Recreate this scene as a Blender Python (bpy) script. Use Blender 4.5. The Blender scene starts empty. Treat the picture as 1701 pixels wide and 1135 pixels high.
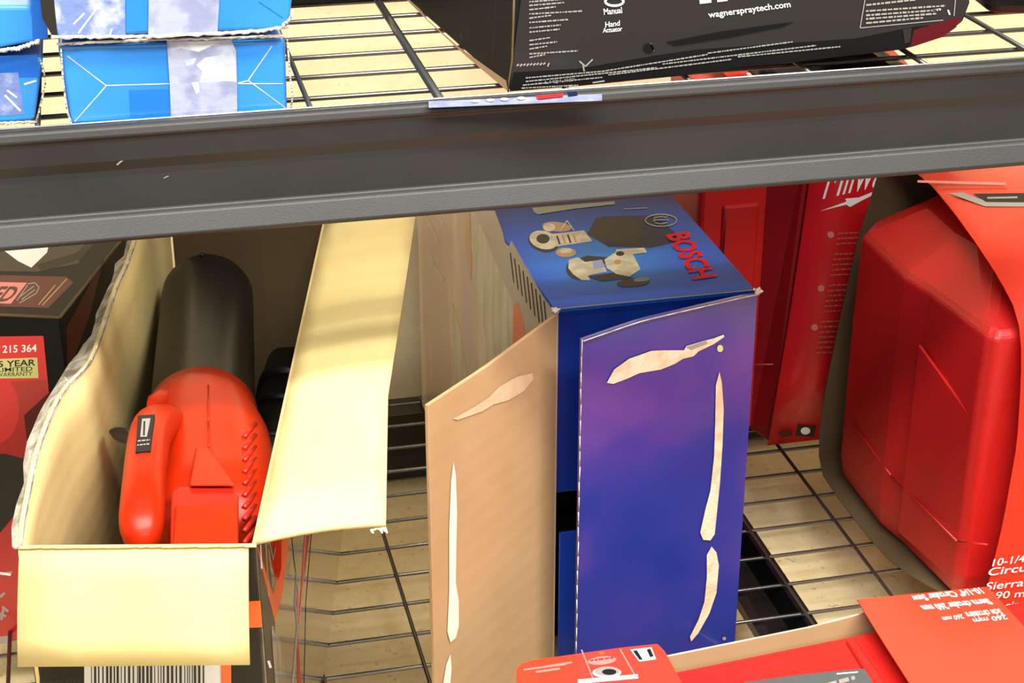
import bpy, bmesh, math, random
from mathutils import Vector, Matrix
random.seed(7)
S = bpy.context.scene
C = S.collection

# ---------------------------------------------------------------- camera, world, lights, exposure
FPX, TH, PS, CH = 2953.0, math.radians(25.55), math.radians(13.02), 1.076
fw = Vector((math.sin(PS)*math.cos(TH), math.cos(PS)*math.cos(TH), -math.sin(TH)))
rt = Vector((math.cos(PS), -math.sin(PS), 0))
up = Vector((math.sin(PS)*math.sin(TH), math.cos(PS)*math.sin(TH), math.cos(TH)))
cd = bpy.data.cameras.new('camera'); cam = bpy.data.objects.new('camera', cd); C.objects.link(cam)
cd.sensor_width = 36.0; cd.lens = 36.0*FPX/1701.0; cd.clip_start = .02
cam.matrix_world = Matrix(((rt.x, up.x, -fw.x, 0), (rt.y, up.y, -fw.y, 0), (rt.z, up.z, -fw.z, CH), (0, 0, 0, 1)))
S.camera = cam
CAMO = Vector((0, 0, CH))

W = bpy.data.worlds.new('store_ambience'); S.world = W; W.use_nodes = True
W.node_tree.nodes['Background'].inputs[0].default_value = (1.0, .965, .92, 1)
W.node_tree.nodes['Background'].inputs[1].default_value = .29

def area(name, loc, target, sx, sy, power, col):
    l = bpy.data.lights.new(name, 'AREA'); l.shape = 'RECTANGLE'; l.size = sx; l.size_y = sy; l.energy = power; l.color = col
    o = bpy.data.objects.new(name, l); C.objects.link(o); o.location = loc
    o.rotation_euler = (Vector(target)-Vector(loc)).to_track_quat('-Z', 'Y').to_euler()
    return o
area('ceiling_strip_light', (.6, .25, 3.1), (.6, 1.5, .3), 3.4, .35, 115, (1, .97, .92))
area('ceiling_strip_light', (.5, -.65, 3.1), (.4, 1.6, .3), 4.6, .4, 165, (1, .965, .91))
area('ceiling_strip_light', (.3, -3.9, 3.1), (.4, 1.8, .3), 4.6, .5, 60, (1, .96, .90))

vs = S.view_settings
vs.view_transform = 'Standard'; vs.look = 'None'; vs.exposure = 0.48; vs.gamma = 1.0; vs.use_curve_mapping = False

# ---------------------------------------------------------------- helpers
def ray(x, y):
    return fw + rt*((x-850.5)/FPX) + up*((567.5-y)/FPX)
def P(x, y, X=None, Y=None, Z=None, pl=None):
    """point of a real surface (a plane of the shelf or a face of a carton) seen at this spot of the photograph"""
    d = ray(x, y)
    if pl is not None: t = (pl[0]-CAMO).dot(pl[1])/d.dot(pl[1])
    elif Z is not None: t = (Z-CH)/d.z
    elif Y is not None: t = Y/d.y
    else: t = X/d.x
    return CAMO + d*t
def plane3(a, b, c):
    a, b, c = Vector(a), Vector(b), Vector(c)
    n = (b-a).cross(c-a).normalized()
    if n.dot(CAMO-a) < 0: n = -n
    return (a, n)
def lin(v): v /= 255.0; return v/12.92 if v <= .04045 else ((v+.055)/1.055)**2.4
def col(r, g, b, k=.85): return (lin(r)*k, lin(g)*k, lin(b)*k, 1)

def mat(name, rgb, rough=.5, metal=0, spec=.5, coat=0, bump=0, bscale=200, var=None, vscale=6, vdetail=2, stretch=None, lo=.42, hi=.6):
    m = bpy.data.materials.new(name); m.use_nodes = True; nt = m.node_tree; b = nt.nodes['Principled BSDF']
    b.inputs['Base Color'].default_value = col(*rgb); b.inputs['Roughness'].default_value = rough
    b.inputs['Metallic'].default_value = metal; b.inputs['Specular IOR Level'].default_value = spec
    b.inputs['Coat Weight'].default_value = coat; b.inputs['Coat Roughness'].default_value = .12
    tc = nt.nodes.new('ShaderNodeTexCoord'); mp = nt.nodes.new('ShaderNodeMapping')
    nt.links.new(tc.outputs['Object'], mp.inputs[0])
    if stretch: mp.inputs['Scale'].default_value = stretch
    if var:
        n = nt.nodes.new('ShaderNodeTexNoise'); n.inputs['Scale'].default_value = vscale; n.inputs['Detail'].default_value = vdetail
        r = nt.nodes.new('ShaderNodeValToRGB'); r.color_ramp.elements[0].position = lo; r.color_ramp.elements[1].position = hi
        r.color_ramp.elements[0].color = col(*rgb); r.color_ramp.elements[1].color = col(*var)
        nt.links.new(mp.outputs[0], n.inputs['Vector']); nt.links.new(n.outputs['Fac'], r.inputs[0]); nt.links.new(r.outputs[0], b.inputs['Base Color'])
    if bump:
        n = nt.nodes.new('ShaderNodeTexNoise'); n.inputs['Scale'].default_value = bscale; n.inputs['Detail'].default_value = 3
        q = nt.nodes.new('ShaderNodeBump'); q.inputs['Strength'].default_value = bump; q.inputs['Distance'].default_value = .002
        nt.links.new(mp.outputs[0], n.inputs['Vector']); nt.links.new(n.outputs['Fac'], q.inputs['Height']); nt.links.new(q.outputs[0], b.inputs['Normal'])
    return m

def corrugated(name, rgb, rgb2, axis=0, n=300, strength=.25, rough=.75):
    """cardboard: faint flutes across one axis and a little mottling"""
    m = mat(name, rgb, rough, var=rgb2, vscale=14, vdetail=4, lo=.35, hi=.75, spec=.3); nt = m.node_tree; b = nt.nodes['Principled BSDF']
    tc = nt.nodes.new('ShaderNodeTexCoord'); w = nt.nodes.new('ShaderNodeTexWave'); w.wave_type = 'BANDS'
    w.bands_direction = 'XYZ'[axis]; w.inputs['Scale'].default_value = n/20; w.inputs['Distortion'].default_value = 1.2; w.inputs['Detail'].default_value = 2
    nz = nt.nodes.new('ShaderNodeTexNoise'); nz.inputs['Scale'].default_value = 90; nz.inputs['Detail'].default_value = 3
    ad = nt.nodes.new('ShaderNodeMath'); ad.operation = 'ADD'
    q = nt.nodes.new('ShaderNodeBump'); q.inputs['Strength'].default_value = strength; q.inputs['Distance'].default_value = .0012
    for s in (w, nz): nt.links.new(tc.outputs['Object'], s.inputs['Vector'])
    nt.links.new(w.outputs['Fac'], ad.inputs[0]); nt.links.new(nz.outputs['Fac'], ad.inputs[1])
    nt.links.new(ad.outputs[0], q.inputs['Height']); nt.links.new(q.outputs[0], b.inputs['Normal'])
    return m

def particle_board(name, a, bcol, speck):
    m = mat(name, a, .7, spec=.3); nt = m.node_tree; b = nt.nodes['Principled BSDF']
    tc = nt.nodes.new('ShaderNodeTexCoord')
    n1 = nt.nodes.new('ShaderNodeTexNoise'); n1.inputs['Scale'].default_value = 38; n1.inputs['Detail'].default_value = 6; n1.inputs['Roughness'].default_value = .7
    r1 = nt.nodes.new('ShaderNodeValToRGB'); r1.color_ramp.elements[0].position = .38; r1.color_ramp.elements[1].position = .64
    k_ = 1.0 if name == 'particle_board' else .84
    r1.color_ramp.elements[0].color = col(*bcol, k_); r1.color_ramp.elements[1].color = col(*a, k_)
    n2 = nt.nodes.new('ShaderNodeTexNoise'); n2.inputs['Scale'].default_value = 130; n2.inputs['Detail'].default_value = 2
    r2 = nt.nodes.new('ShaderNodeValToRGB'); r2.color_ramp.elements[0].position = .64; r2.color_ramp.elements[1].position = .74
    r2.color_ramp.elements[0].color = (0, 0, 0, 1); r2.color_ramp.elements[1].color = (.55, .55, .55, 1)
    mx = nt.nodes.new('ShaderNodeMixRGB'); mx.inputs[2].default_value = col(*speck)
    for n in (n1, n2): nt.links.new(tc.outputs['Object'], n.inputs['Vector'])
    nt.links.new(n1.outputs['Fac'], r1.inputs[0]); nt.links.new(n2.outputs['Fac'], r2.inputs[0])
    nt.links.new(r2.outputs[0], mx.inputs[0]); nt.links.new(r1.outputs[0], mx.inputs[1]); nt.links.new(mx.outputs[0], b.inputs['Base Color'])
    return m

M = dict(
    beam=mat('powder_coated_steel', (44, 42, 40), .45, spec=.38, bump=.08, bscale=900, var=(40, 38, 36), vscale=9, vdetail=5),
    wire=mat('zinc_wire', (118, 116, 112), .24, metal=.85),
    wire_highlight=mat('zinc_wire_highlight', (225, 225, 230), .25, metal=.9),
    black_steel=mat('black_steel', (14, 14, 15), .35),
    board=particle_board('particle_board', (254, 236, 186), (246, 222, 166), (196, 166, 112)),
    panel=particle_board('particle_board_panel', (252, 230, 182), (246, 220, 168), (222, 192, 138)),
    yellow=corrugated('pale_yellow_cardboard', (238, 216, 150), (232, 208, 140), 0),
    yellow_v=corrugated('pale_yellow_cardboard_upright', (234, 210, 144), (226, 200, 132), 2, strength=.1),
    kraft=corrugated('kraft_cardboard', (188, 154, 112), (180, 146, 103), 2, strength=.08),
    kraft_dark=corrugated('shaded_and_worn_kraft', (100, 82, 54), (90, 73, 46), 0),
    paper=mat('torn_white_paper', (226, 216, 200), .85, bump=.6, bscale=300, var=(190, 178, 160), vscale=60),
    torn=mat('torn_grey_paper', (176, 168, 150), .9, bump=1.0, bscale=160, var=(120, 108, 88), vscale=70, vdetail=5),
    scar=mat('glue_scar', (236, 210, 180), .85, var=(222, 190, 152), vscale=70, bump=.3, bscale=300),
    scar_w=mat('white_glue_scar', (246, 236, 214), .8),
    bluebox=mat('sky_blue_print', (54, 142, 226), .3, var=(40, 128, 214), vscale=7, coat=.4, bump=.15, bscale=60),
    bluebox_m=mat('mid_sky_blue_print', (26, 114, 214), .3, coat=.4),
    bluebox_d=mat('deep_sky_blue_print', (24, 104, 200), .3, coat=.4),
    tape=mat('packing_tape', (140, 148, 180), .25, var=(168, 174, 198), vscale=60, vdetail=5, coat=.6, bump=.8, bscale=45),
    tape_w=mat('tape_highlight_worn_crease', (214, 214, 220), .2, var=(180, 186, 204), vscale=60, coat=.4, bump=.8, bscale=60),
    wrap=mat('crinkled_plastic', (116, 136, 190), .2, var=(176, 184, 208), vscale=50, vdetail=6, coat=.7, bump=1.0, bscale=70, lo=.5, hi=.62),
    blackprint=mat('black_gloss_print', (36, 32, 28), .3, spec=.6, coat=.25, bump=.12, bscale=25),
    blackprint2=mat('black_print', (14, 13, 13), .55, spec=.18),
    darkred=mat('dark_red_print', (84, 8, 16), .45, spec=.3),
    redprint=mat('red_print', (176, 14, 28), .32, coat=.3),
    redlabel=mat('bright_red_print', (214, 30, 40), .35, coat=.2),
    green=mat('pale_green_sticker', (206, 206, 130), .5),
    white=mat('white_print', (242, 240, 236), .5),
    grey=mat('grey_print', (150, 146, 138), .5),
    pinkgrey=mat('faded_pink_print', (222, 132, 122), .5),
    dim=mat('faint_white_print', (196, 96, 86), .5),
    black=mat('black_print_ink', (12, 12, 13), .5),
    navy=mat('navy_gloss_print', (14, 40, 122), .28, coat=.5, var=(20, 54, 150), vscale=9, bump=.06, bscale=30),
    navy_d=mat('navy_flap_print', (16, 24, 70), .5, spec=.15),
    red=mat('red_plastic', (204, 30, 26), .38, spec=.5, bump=.25, bscale=700, var=(196, 26, 24), vscale=8),
    redsleeve=mat('red_sleeve_card', (240, 62, 38), .38, coat=.3),
    redsleeve2=mat('red_sleeve_card_deep', (206, 18, 24), .38, coat=.3),
    orange=mat('orange_plastic', (186, 39, 5), .32, spec=.25, var=(178, 35, 3), vscale=6),
    orange_d=mat('orange_plastic_recess', (178, 30, 12), .35),
    orangeprint=mat('orange_print', (250, 96, 26), .35, coat=.3),
    tube=mat('satin_black_plastic', (22, 20, 18), .36, spec=.25, bump=.05, bscale=500),
    rubber=mat('dark_plastic', (14, 14, 15), .4, spec=.3),
    brown=mat('brown_print', (46, 40, 34), .5, spec=.15),
)

def blue_art(name):
    """glossy blue print: light blue glow on the top, mottled violet lower down, as printed"""
    m = mat(name, (30, 44, 150), .3, coat=.35); nt = m.node_tree; b = nt.nodes['Principled BSDF']
    tc = nt.nodes.new('ShaderNodeTexCoord'); n = nt.nodes.new('ShaderNodeTexNoise'); n.inputs['Scale'].default_value = 8; n.inputs['Detail'].default_value = 2.5
    r = nt.nodes.new('ShaderNodeValToRGB'); e = r.color_ramp.elements
    e[0].position = .33; e[0].color = col(30, 48, 134); e[1].position = .76; e[1].color = col(88, 62, 138)
    k = e.new(.52); k.color = col(46, 50, 138)
    nt.links.new(tc.outputs['Object'], n.inputs['Vector']); nt.links.new(n.outputs['Fac'], r.inputs[0]); nt.links.new(r.outputs[0], b.inputs['Base Color'])
    return m
M['violet'] = blue_art('violet_blue_print')

def glow_art():
    m = mat('blue_burst_print', (14, 40, 122), .5, coat=0, spec=.15); nt = m.node_tree; b = nt.nodes['Principled BSDF']
    tc = nt.nodes.new('ShaderNodeTexCoord'); mp = nt.nodes.new('ShaderNodeMapping'); mp.inputs['Location'].default_value = (-.445, -1.535, -.402)
    g = nt.nodes.new('ShaderNodeVectorMath'); g.operation = 'LENGTH'
    r = nt.nodes.new('ShaderNodeValToRGB'); e = r.color_ramp.elements
    e[0].position = 0; e[0].color = col(46, 150, 252); e[1].position = .18; e[1].color = col(12, 28, 100)
    k = e.new(.085); k.color = col(24, 92, 206)
    nt.links.new(tc.outputs['Object'], mp.inputs[0]); nt.links.new(mp.outputs[0], g.inputs[0]); nt.links.new(g.outputs['Value'], r.inputs[0]); nt.links.new(r.outputs[0], b.inputs['Base Color'])
    return m
M['burst'] = glow_art()

def side_art():
    """mauve print with pale and tan upright streaks"""
    m = mat('mauve_streak_print', (138, 116, 116), .3, coat=.4); nt = m.node_tree; b = nt.nodes['Principled BSDF']
    tc = nt.nodes.new('ShaderNodeTexCoord'); mp = nt.nodes.new('ShaderNodeMapping'); mp.inputs['Scale'].default_value = (1, 1, .22)
    n = nt.nodes.new('ShaderNodeTexNoise'); n.inputs['Scale'].default_value = 13; n.inputs['Detail'].default_value = 4
    r = nt.nodes.new('ShaderNodeValToRGB'); e = r.color_ramp.elements
    e[0].position = .40; e[0].color = col(186, 164, 160); e[1].position = .68; e[1].color = col(226, 212, 182)
    k = e.new(.54); k.color = col(196, 168, 144)
    nt.links.new(tc.outputs['Object'], mp.inputs[0]); nt.links.new(mp.outputs[0], n.inputs['Vector']); nt.links.new(n.outputs['Fac'], r.inputs[0]); nt.links.new(r.outputs[0], b.inputs['Base Color'])
    return m
M['sideart'] = side_art()

def tag(o, label=None, cat=None, group=None, kind=None):
    if label: o['label'] = label
    if cat: o['category'] = cat
    if group: o['group'] = group
    if kind: o['kind'] = kind
    return o
def thing(name, loc, label, cat, group=None):
    o = bpy.data.objects.new(name, None); C.objects.link(o); o.location = loc; o.empty_display_size = .05
    return tag(o, label, cat, group)
def link(name, me, mats, parent=None, smooth=False):
    o = bpy.data.objects.new(name, me); C.objects.link(o)
    for m in (mats if isinstance(mats, (list, tuple)) else [mats]): me.materials.append(m)
    if smooth:
        for p in me.polygons: p.use_smooth = True
    if parent is not None:
        o.parent = parent
        par = parent; off = Vector((0, 0, 0))
        while par is not None: off += par.location; par = par.parent
        o.location = -off                      # geometry is written in shelf coordinates
    return o
def mesh(name, verts, faces, mats, parent=None, idx=None, smooth=False, bevel=0, solid=0, sub=0, segs=2):
    me = bpy.data.meshes.new(name); me.from_pydata([tuple(v) for v in verts], [], faces); me.update()
    bm = bmesh.new(); bm.from_mesh(me)
    if not solid: bmesh.ops.recalc_face_normals(bm, faces=bm.faces)
    bm.to_mesh(me); bm.free()
    o = link(name, me, mats, parent, smooth)
    if idx:
        for p, i in zip(me.polygons, idx): p.material_index = i
    if sub: s = o.modifiers.new('sub', 'SUBSURF'); s.levels = s.render_levels = sub
    if solid: s = o.modifiers.new('solid', 'SOLIDIFY'); s.thickness = abs(solid); s.offset = 1 if solid > 0 else -1
    if bevel:
        s = o.modifiers.new('bevel', 'BEVEL'); s.width = bevel; s.segments = segs; s.limit_method = 'ANGLE'; s.angle_limit = math.radians(25)
    return o
def box(name, x0, x1, y0, y1, z0, z1, m, parent=None, bevel=.002):
    v = [(x, y, z) for z in (z0, z1) for y in (y0, y1) for x in (x0, x1)]
    return mesh(name, v, [(0, 1, 3, 2), (4, 5, 7, 6), (0, 1, 5, 4), (2, 3, 7, 6), (0, 2, 6, 4), (1, 3, 7, 5)], m, parent, bevel=bevel)
def hexa(name, b, t, m, parent=None, bevel=.002, idx=None, segs=2):
    """box from 4 bottom and 4 top corners (front-left, front-right, back-right, back-left)"""
    return mesh(name, list(b)+list(t), [(0, 1, 2, 3), (4, 5, 6, 7), (0, 1, 5, 4), (1, 2, 6, 5), (2, 3, 7, 6), (3, 0, 4, 7)], m, parent, idx=idx, bevel=bevel, segs=segs)
def slab(name, pts, n, t, m, parent=None, bevel=0):
    """flat polygon given real thickness t against normal n"""
    n = Vector(n).normalized(); pts = [Vector(p) for p in pts]; k = len(pts)
    v = pts+[p-n*t for p in pts]
    f = [tuple(range(k)), tuple(range(2*k-1, k-1, -1))]+[(i, (i+1) % k, k+(i+1) % k, k+i) for i in range(k)]
    return mesh(name, v, f, m, parent, bevel=bevel)
def strip(name, a, b, m, parent=None, n=1, t=.003, smooth=True, jig=0, bow=None, bevel=0):
    """sheet between two polylines, with thickness"""
    v = []; k = len(a)
    for i in range(k):
        for j in range(n+1):
            p = Vector(a[i]).lerp(Vector(b[i]), j/n)
            if bow is not None: p += Vector(bow)*math.sin(math.pi*j/n)
            if jig and 0 < j: p += Vector([random.uniform(-jig, jig) for _ in range(3)])
            v.append(p)
    f = [(i*(n+1)+j, i*(n+1)+j+1, (i+1)*(n+1)+j+1, (i+1)*(n+1)+j) for i in range(k-1) for j in range(n)]
    return mesh(name, v, f, m, parent, smooth=smooth, solid=t, bevel=bevel)
def resample(pts, n):
    pts = [Vector(p) for p in pts]; L = [0]
    for i in range(1, len(pts)): L.append(L[-1]+(pts[i]-pts[i-1]).length)
    out = []
    for k in range(n):
        s = L[-1]*k/(n-1); i = 1
        while i < len(pts)-1 and L[i] < s: i += 1
        out.append(pts[i-1].lerp(pts[i], (s-L[i-1])/max(1e-9, L[i]-L[i-1])))
    return out

class Print:
    """ink on one flat face: polygons and lettering a fraction of a millimetre proud of it"""
    def __init__(s, pl): s.pl = pl; s.v = []; s.f = []; s.i = []; s.m = []; s.k = 0
    def mi(s, m):
        if m not in s.m: s.m.append(m)
        return s.m.index(m)
    def add3(s, pts, m, lift=None):
        if lift is None: s.k += 1; lift = .00012+.000012*min(s.k, 60)
        n = s.pl[1]; b = len(s.v)
        pts = [Vector(p) for p in pts]
        pts = [p-n*((p-s.pl[0]).dot(n))+n*lift for p in pts]
        s.v += pts; s.f.append(tuple(range(b, b+len(pts)))); s.i.append(s.mi(m))
    def poly(s, px, m): s.add3([P(x, y, pl=s.pl) for x, y in px], m)
    def line(s, a, b, w, m):
        a = Vector(a); b = Vector(b); d = (b-a).normalized(); q = Vector((-d.y, d.x))*w/2
        s.poly([a+q, b+q, b-q, a-q], m)
    def blob(s, cx, cy, rx, ry, m, n=20, rot=0):
        s.poly([(cx+rx*math.cos(t)*math.cos(rot)-ry*math.sin(t)*math.sin(rot), cy+rx*math.cos(t)*math.sin(rot)+ry*math.sin(t)*math.cos(rot)) for t in [2*math.pi*i/n for i in range(n)]], m)
    def ring(s, cx, cy, rx, ry, w, m, n=24):
        for i in range(n):
            t0, t1 = 2*math.pi*i/n, 2*math.pi*(i+1)/n
            s.poly([(cx+rx*math.cos(t0), cy+ry*math.sin(t0)), (cx+rx*math.cos(t1), cy+ry*math.sin(t1)), (cx+(rx-w)*math.cos(t1), cy+(ry-w)*math.sin(t1)), (cx+(rx-w)*math.cos(t0), cy+(ry-w)*math.sin(t0))], m)
    def micro(s, a, b, h, m, seed=0):
        """a line of type too small to read"""
        R = random.Random(seed+int(a[0]*7+a[1]*13)); a = Vector(a); b = Vector(b); L = (b-a).length; d = (b-a)/L; x = 0
        while x < L:
            w = R.uniform(h*.9, h*3.2); e = min(L, x+w); s.line(a+d*x, a+d*e, h*R.uniform(.75, 1.05), m); x = e+h*.55
    def text(s, txt, a, b, c, m, bold=0):
        """lettering on the baseline a-b, cap height reaching c above a"""
        cu = bpy.data.curves.new('type', 'FONT'); cu.body = txt; cu.offset = bold; cu.resolution_u = 3
        o = bpy.data.objects.new('type', cu); C.objects.link(o)
        dg = bpy.context.evaluated_depsgraph_get(); dg.update(); me = bpy.data.meshes.new_from_object(o.evaluated_get(dg))
        xs = [v.co.x for v in me.vertices]; x0, x1 = min(xs), max(xs)
        A, B, T = [P(q[0], q[1], pl=s.pl) for q in (a, b, c)]; n = s.pl[1]; s.k += 1; lift = .00012+.000012*min(s.k, 60)
        k = len(s.v); mi = s.mi(m)
        for v in me.vertices: s.v.append(A+(B-A)*((v.co.x-x0)/(x1-x0))+(T-A)*(v.co.y/.70)+n*lift)
        for p in me.polygons: s.f.append(tuple(k+i for i in p.vertices)); s.i.append(mi)
        bpy.data.objects.remove(o); bpy.data.meshes.remove(me); bpy.data.curves.remove(cu)
    def build(s, name, parent, label=None):
        me = bpy.data.meshes.new(name); me.from_pydata([tuple(v) for v in s.v], [], s.f); me.update()
        bm = bmesh.new(); bm.from_mesh(me)
        for f in bm.faces:
            f.normal_update()
            if f.normal.dot(s.pl[1]) < 0: f.normal_flip()
        bm.to_mesh(me); bm.free()
        o = link(name, me, s.m, parent)
        for p, i in zip(me.polygons, s.i): p.material_index = i
        if label: o['label'] = label
        return o

# ---------------------------------------------------------------- the setting and the rack
UZ = .646                                                   # upper deck; the lower deck is z = 0
tag(box('floor', -.95, 1.9, .55, 2.165, -.125, -.105, M['board'], bevel=0), kind='structure')
tag(box('wall_back', -.95, 1.9, 2.145, 2.165, -.105, 1.25, M['panel'], bevel=0), kind='structure')

def extrude_x(name, prof, x0, x1, m, parent=None, bevel=0):
    k = len(prof); v = [(x0, y, z) for y, z in prof]+[(x1, y, z) for y, z in prof]
    f = [tuple(range(k)), tuple(range(2*k-1, k-1, -1))]+[(i, (i+1) % k, k+(i+1) % k, k+i) for i in range(k)]
    return mesh(name, v, f, m, parent, bevel=bevel)
bp = [(1.304, .6505), (1.298, .6512), (1.2948, .6495), (1.2925, .6435), (1.2950, .6400), (1.2952, .6235),
      (1.2985, .6150), (1.2985, .6100), (1.2960, .5825), (1.2915, .5800), (1.2835, .5655), (1.2850, .5625), (1.2890, .5615),
      (1.330, .5615), (1.330, .628), (1.304, .628)]
fb = thing('shelf_beam', (.4, 1.31, .56), 'dark grey steel shelf beam crossing in front between the two wire decks', 'shelf beam')
b_ = extrude_x('beam_profile', bp, -.95, 1.85, M['beam'], fb, bevel=.0012)
pr = Print((Vector((0, 1.2955, .60)), Vector((0, -1, 0))))
for a, b, w in (((194, 274), (205, 265), 2.5), ((203, 267), (211, 264), 1.6), ((272, 296), (280, 292), 1.5)): pr.line(a, b, w, M['grey'])
pr.build('paint_scratch', fb, 'small pale scratches in the grey paint')
rb = thing('shelf_beam', (.4, 2.03, -.1), 'black rear shelf beam under the lower wire deck beside the particle board panel', 'shelf beam')
extrude_x('beam_profile', [(2.022, -.006), (2.07, -.006), (2.07, -.1), (2.022, -.1), (2.028, -.07), (2.028, -.03)], -.95, 1.85, M['black_steel'], rb, bevel=.001)

def rods(name, segs, m, parent, n=8):
    v = []; f = []
    for a, b, r in segs:
        a = Vector(a); b = Vector(b); d = (b-a).normalized(); u = d.orthogonal().normalized(); w = d.cross(u); k = len(v)
        for p in (a, b):
            for i in range(n): t = 2*math.pi*i/n; v.append(p+u*r*math.cos(t)+w*r*math.sin(t))
        f += [(k+i, k+(i+1) % n, k+n+(i+1) % n, k+n+i) for i in range(n)]+[tuple(range(k, k+n)), tuple(range(k+n, k+2*n))]
    return mesh(name, v, f, m, parent, smooth=True)
def deck(z, y0, label, chans, thick):
    t = thing('wire_deck', (.5, 1.6, z-.004), label, 'wire deck')
    R = .0022
    xs = [.2490+.1031*k for k in range(-11, 16)]; ys = [1.478+.0574*k for k in range(-13, 11)]
    ys = [y for y in ys if y > y0]
    if z > .3: ys = [1.3085]+[y for y in ys if y > 1.33]
    seg = [((-.92, y, z-3*R), (1.84, y, z-3*R), R) for y in ys]
    rods('lengthwise_wires', seg, M['wire'], t)
    if z > .3: rods('front_wire', [((-.92, 1.3055, z+.0048), (1.84, 1.3055, z+.0048), .0010)], M['wire_highlight'], t)  # front wire in a lighter zinc that paints in its highlight
    rods('depth_wires', [((x, ys[0]-.004, z-R*(1 if i not in thick else 1.7)), (x, 2.06, z-R*(1 if i not in thick else 1.7)), R if i not in thick else R*1.7) for i, x in enumerate(xs)], M['wire'], t)
    for x0, x1 in chans:
        v = [(x0, -.001), (x0+.012, -.001), (x0+.018, -.028), (x1-.018, -.028), (x1-.012, -.001), (x1, -.001), (x1-.012, -.034), (x0+.012, -.034)]
        k = len(v); y1, y2 = ys[0]+.01, 2.02
        vv = [(a, y1, z-.009+b) for a, b in v]+[(a, y2, z-.009+b) for a, b in v]
        mesh('support_channel', vv, [(0, 1, 2, 7), (7, 2, 3, 6), (3, 4, 5, 6), (8, 15, 10, 9), (15, 14, 11, 10), (11, 14, 13, 12)]+[(i, (i+1) % k, k+(i+1) % k, k+i) for i in range(k)], M['black_steel'], t)
    return t
deck(0, .72, 'lower wire deck of grey mesh under the open cartons and red tool cases', [(.604, .672), (-.48, -.41), (1.36, 1.43)], ())
deck(UZ, 1.30, 'upper wire deck of grey mesh under the blue cartons and black sprayer carton', [(.570, .656), (-.48, -.41), (1.36, 1.43)], (11,))

# ---------------------------------------------------------------- upper deck: blue cartons
def blue_carton(name, label, front, y, depth, prints, tag_group='blue cartons at the left of the upper deck', m='bluebox'):
    """front: four photo corners (bl, br, tr, tl) on the plane Y = y"""
    q = [P(a, b, Y=y) for a, b in front]
    for p in q[:2]: p.z = max(p.z, UZ+.0005)
    t = thing(name, ((q[0].x+q[1].x)/2, y+depth/2, min(q[0].z, q[1].z)), label, 'carton', tag_group)
    F = [q[0], q[1], q[2], q[3]]
    B = [v+Vector((0, depth, 0)) for v in F]
    hexa('carton_body', [F[0], F[1], B[1], B[0]], [F[3], F[2], B[2], B[3]], M[m], t, bevel=.003, segs=3)
    pr = Print((Vector((0, y, 0)), Vector((0, -1, 0)))); prints(pr); pr.build('end_print', t)
    return t
def bp1(p):
    p.poly([(214, 150), (281, 148), (282, 203), (217, 207)], M['bluebox_m'])
def creases(t, y, groups):
    for g in groups:
        pr = Print((Vector((0, y, 0)), Vector((0, -1, 0))))
        for a, b in g: pr.line(a, b, 1.7, M['tape_w'])
        pr.build('worn_crease', t, 'pale worn fold lines')
q1 = blue_carton('blue_carton', 'sky blue carton end with silver tape, lower of the two stacked beside the gap',
                 [(117, 208.5), (478, 192), (474, 66), (96, 76)], 1.312, .3, bp1)
creases(q1, 1.3119, [[((112, 93), (176, 142)), ((176, 142), (282, 139)), ((176, 143), (124, 202))], [((395, 138), (412, 134)), ((412, 134), (452, 76)), ((413, 134), (478, 182)), ((395, 139), (470, 139))]])
pl = (Vector((0, 1.3108, 0)), Vector((0, -1, 0)))
pr = Print(pl)
pr.poly([(277, 67), (384, 66), (392, 84), (394, 140), (394, 194), (284, 201), (282, 140)], M['tape'])
pr.poly([(331, 137), (336, 118), (326, 108), (340, 96), (362, 92), (376, 80), (386, 84), (391, 100), (393, 136), (372, 134), (350, 138)], M['tape_w'])  # white highlights of the tape painted as pale patches
pr.poly([(282, 70), (384, 67), (380, 74), (352, 76), (330, 86), (300, 80), (284, 84)], M['tape_w']); pr.poly([(318, 137), (330, 136), (332, 152), (326, 156)], M['tape_w']); pr.poly([(306, 100), (326, 96), (322, 106), (310, 110)], M['tape_w'])
pr.build('packing_tape', q1, 'crinkled silvery packing tape')
def torn_edge(name, pts, y, parent, h=5, n=60, m='paper'):
    h *= .6
    """frayed paper lip along a carton edge"""
    A = []; B = []
    for i in range(n):
        t = i/(n-1)*(len(pts)-1); k = min(int(t), len(pts)-2); f = t-k
        x = pts[k][0]*(1-f)+pts[k+1][0]*f; yy = pts[k][1]*(1-f)+pts[k+1][1]*f
        A.append(P(x, yy-random.uniform(.2, h*.5), Y=y)); B.append(P(x, yy+random.uniform(h*.25, h), Y=y-random.uniform(.001, .004)))
    return strip(name, A, B, M[m], parent, t=.0012, smooth=False)
torn_edge('frayed_edge', [(94, 74), (180, 70), (278, 66), (380, 64), (474, 60)], 1.3095, q1)
torn_edge('frayed_edge', [(100, 80), (103, 130), (110, 185), (118, 207)], 1.3105, q1, 3)
torn_edge('frayed_edge', [(476, 66), (481, 130), (485, 160), (480, 188)], 1.3105, q1, 4)
torn_edge('frayed_edge', [(118, 208), (200, 206), (300, 201), (400, 196), (478, 191)], 1.3105, q1, 3)
def bp2(p):
    p.poly([(84, 0-60), (207, -60), (209, 62), (100, 62), (92, 40)], M['wrap'])
    p.poly([(60, -60), (84, -60), (96, 62), (88, 62), (70, 30)], M['brown'])
    p.line((208, -60), (209, 62), 1.6, M['bluebox_d'])
    for a, b in (((130, 55), (165, 8)), ((122, 40), (140, 22)), ((186, 48), (182, 58))): p.line(a, b, 2.5, M['white'])
q2 = blue_carton('blue_carton', 'sky blue carton half wrapped in crinkled plastic, stacked on the blue carton beside the gap',
                 [(92, 62.5), (480, 50), (492, -62), (60, -62)], 1.306, .3, bp2)
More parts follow.
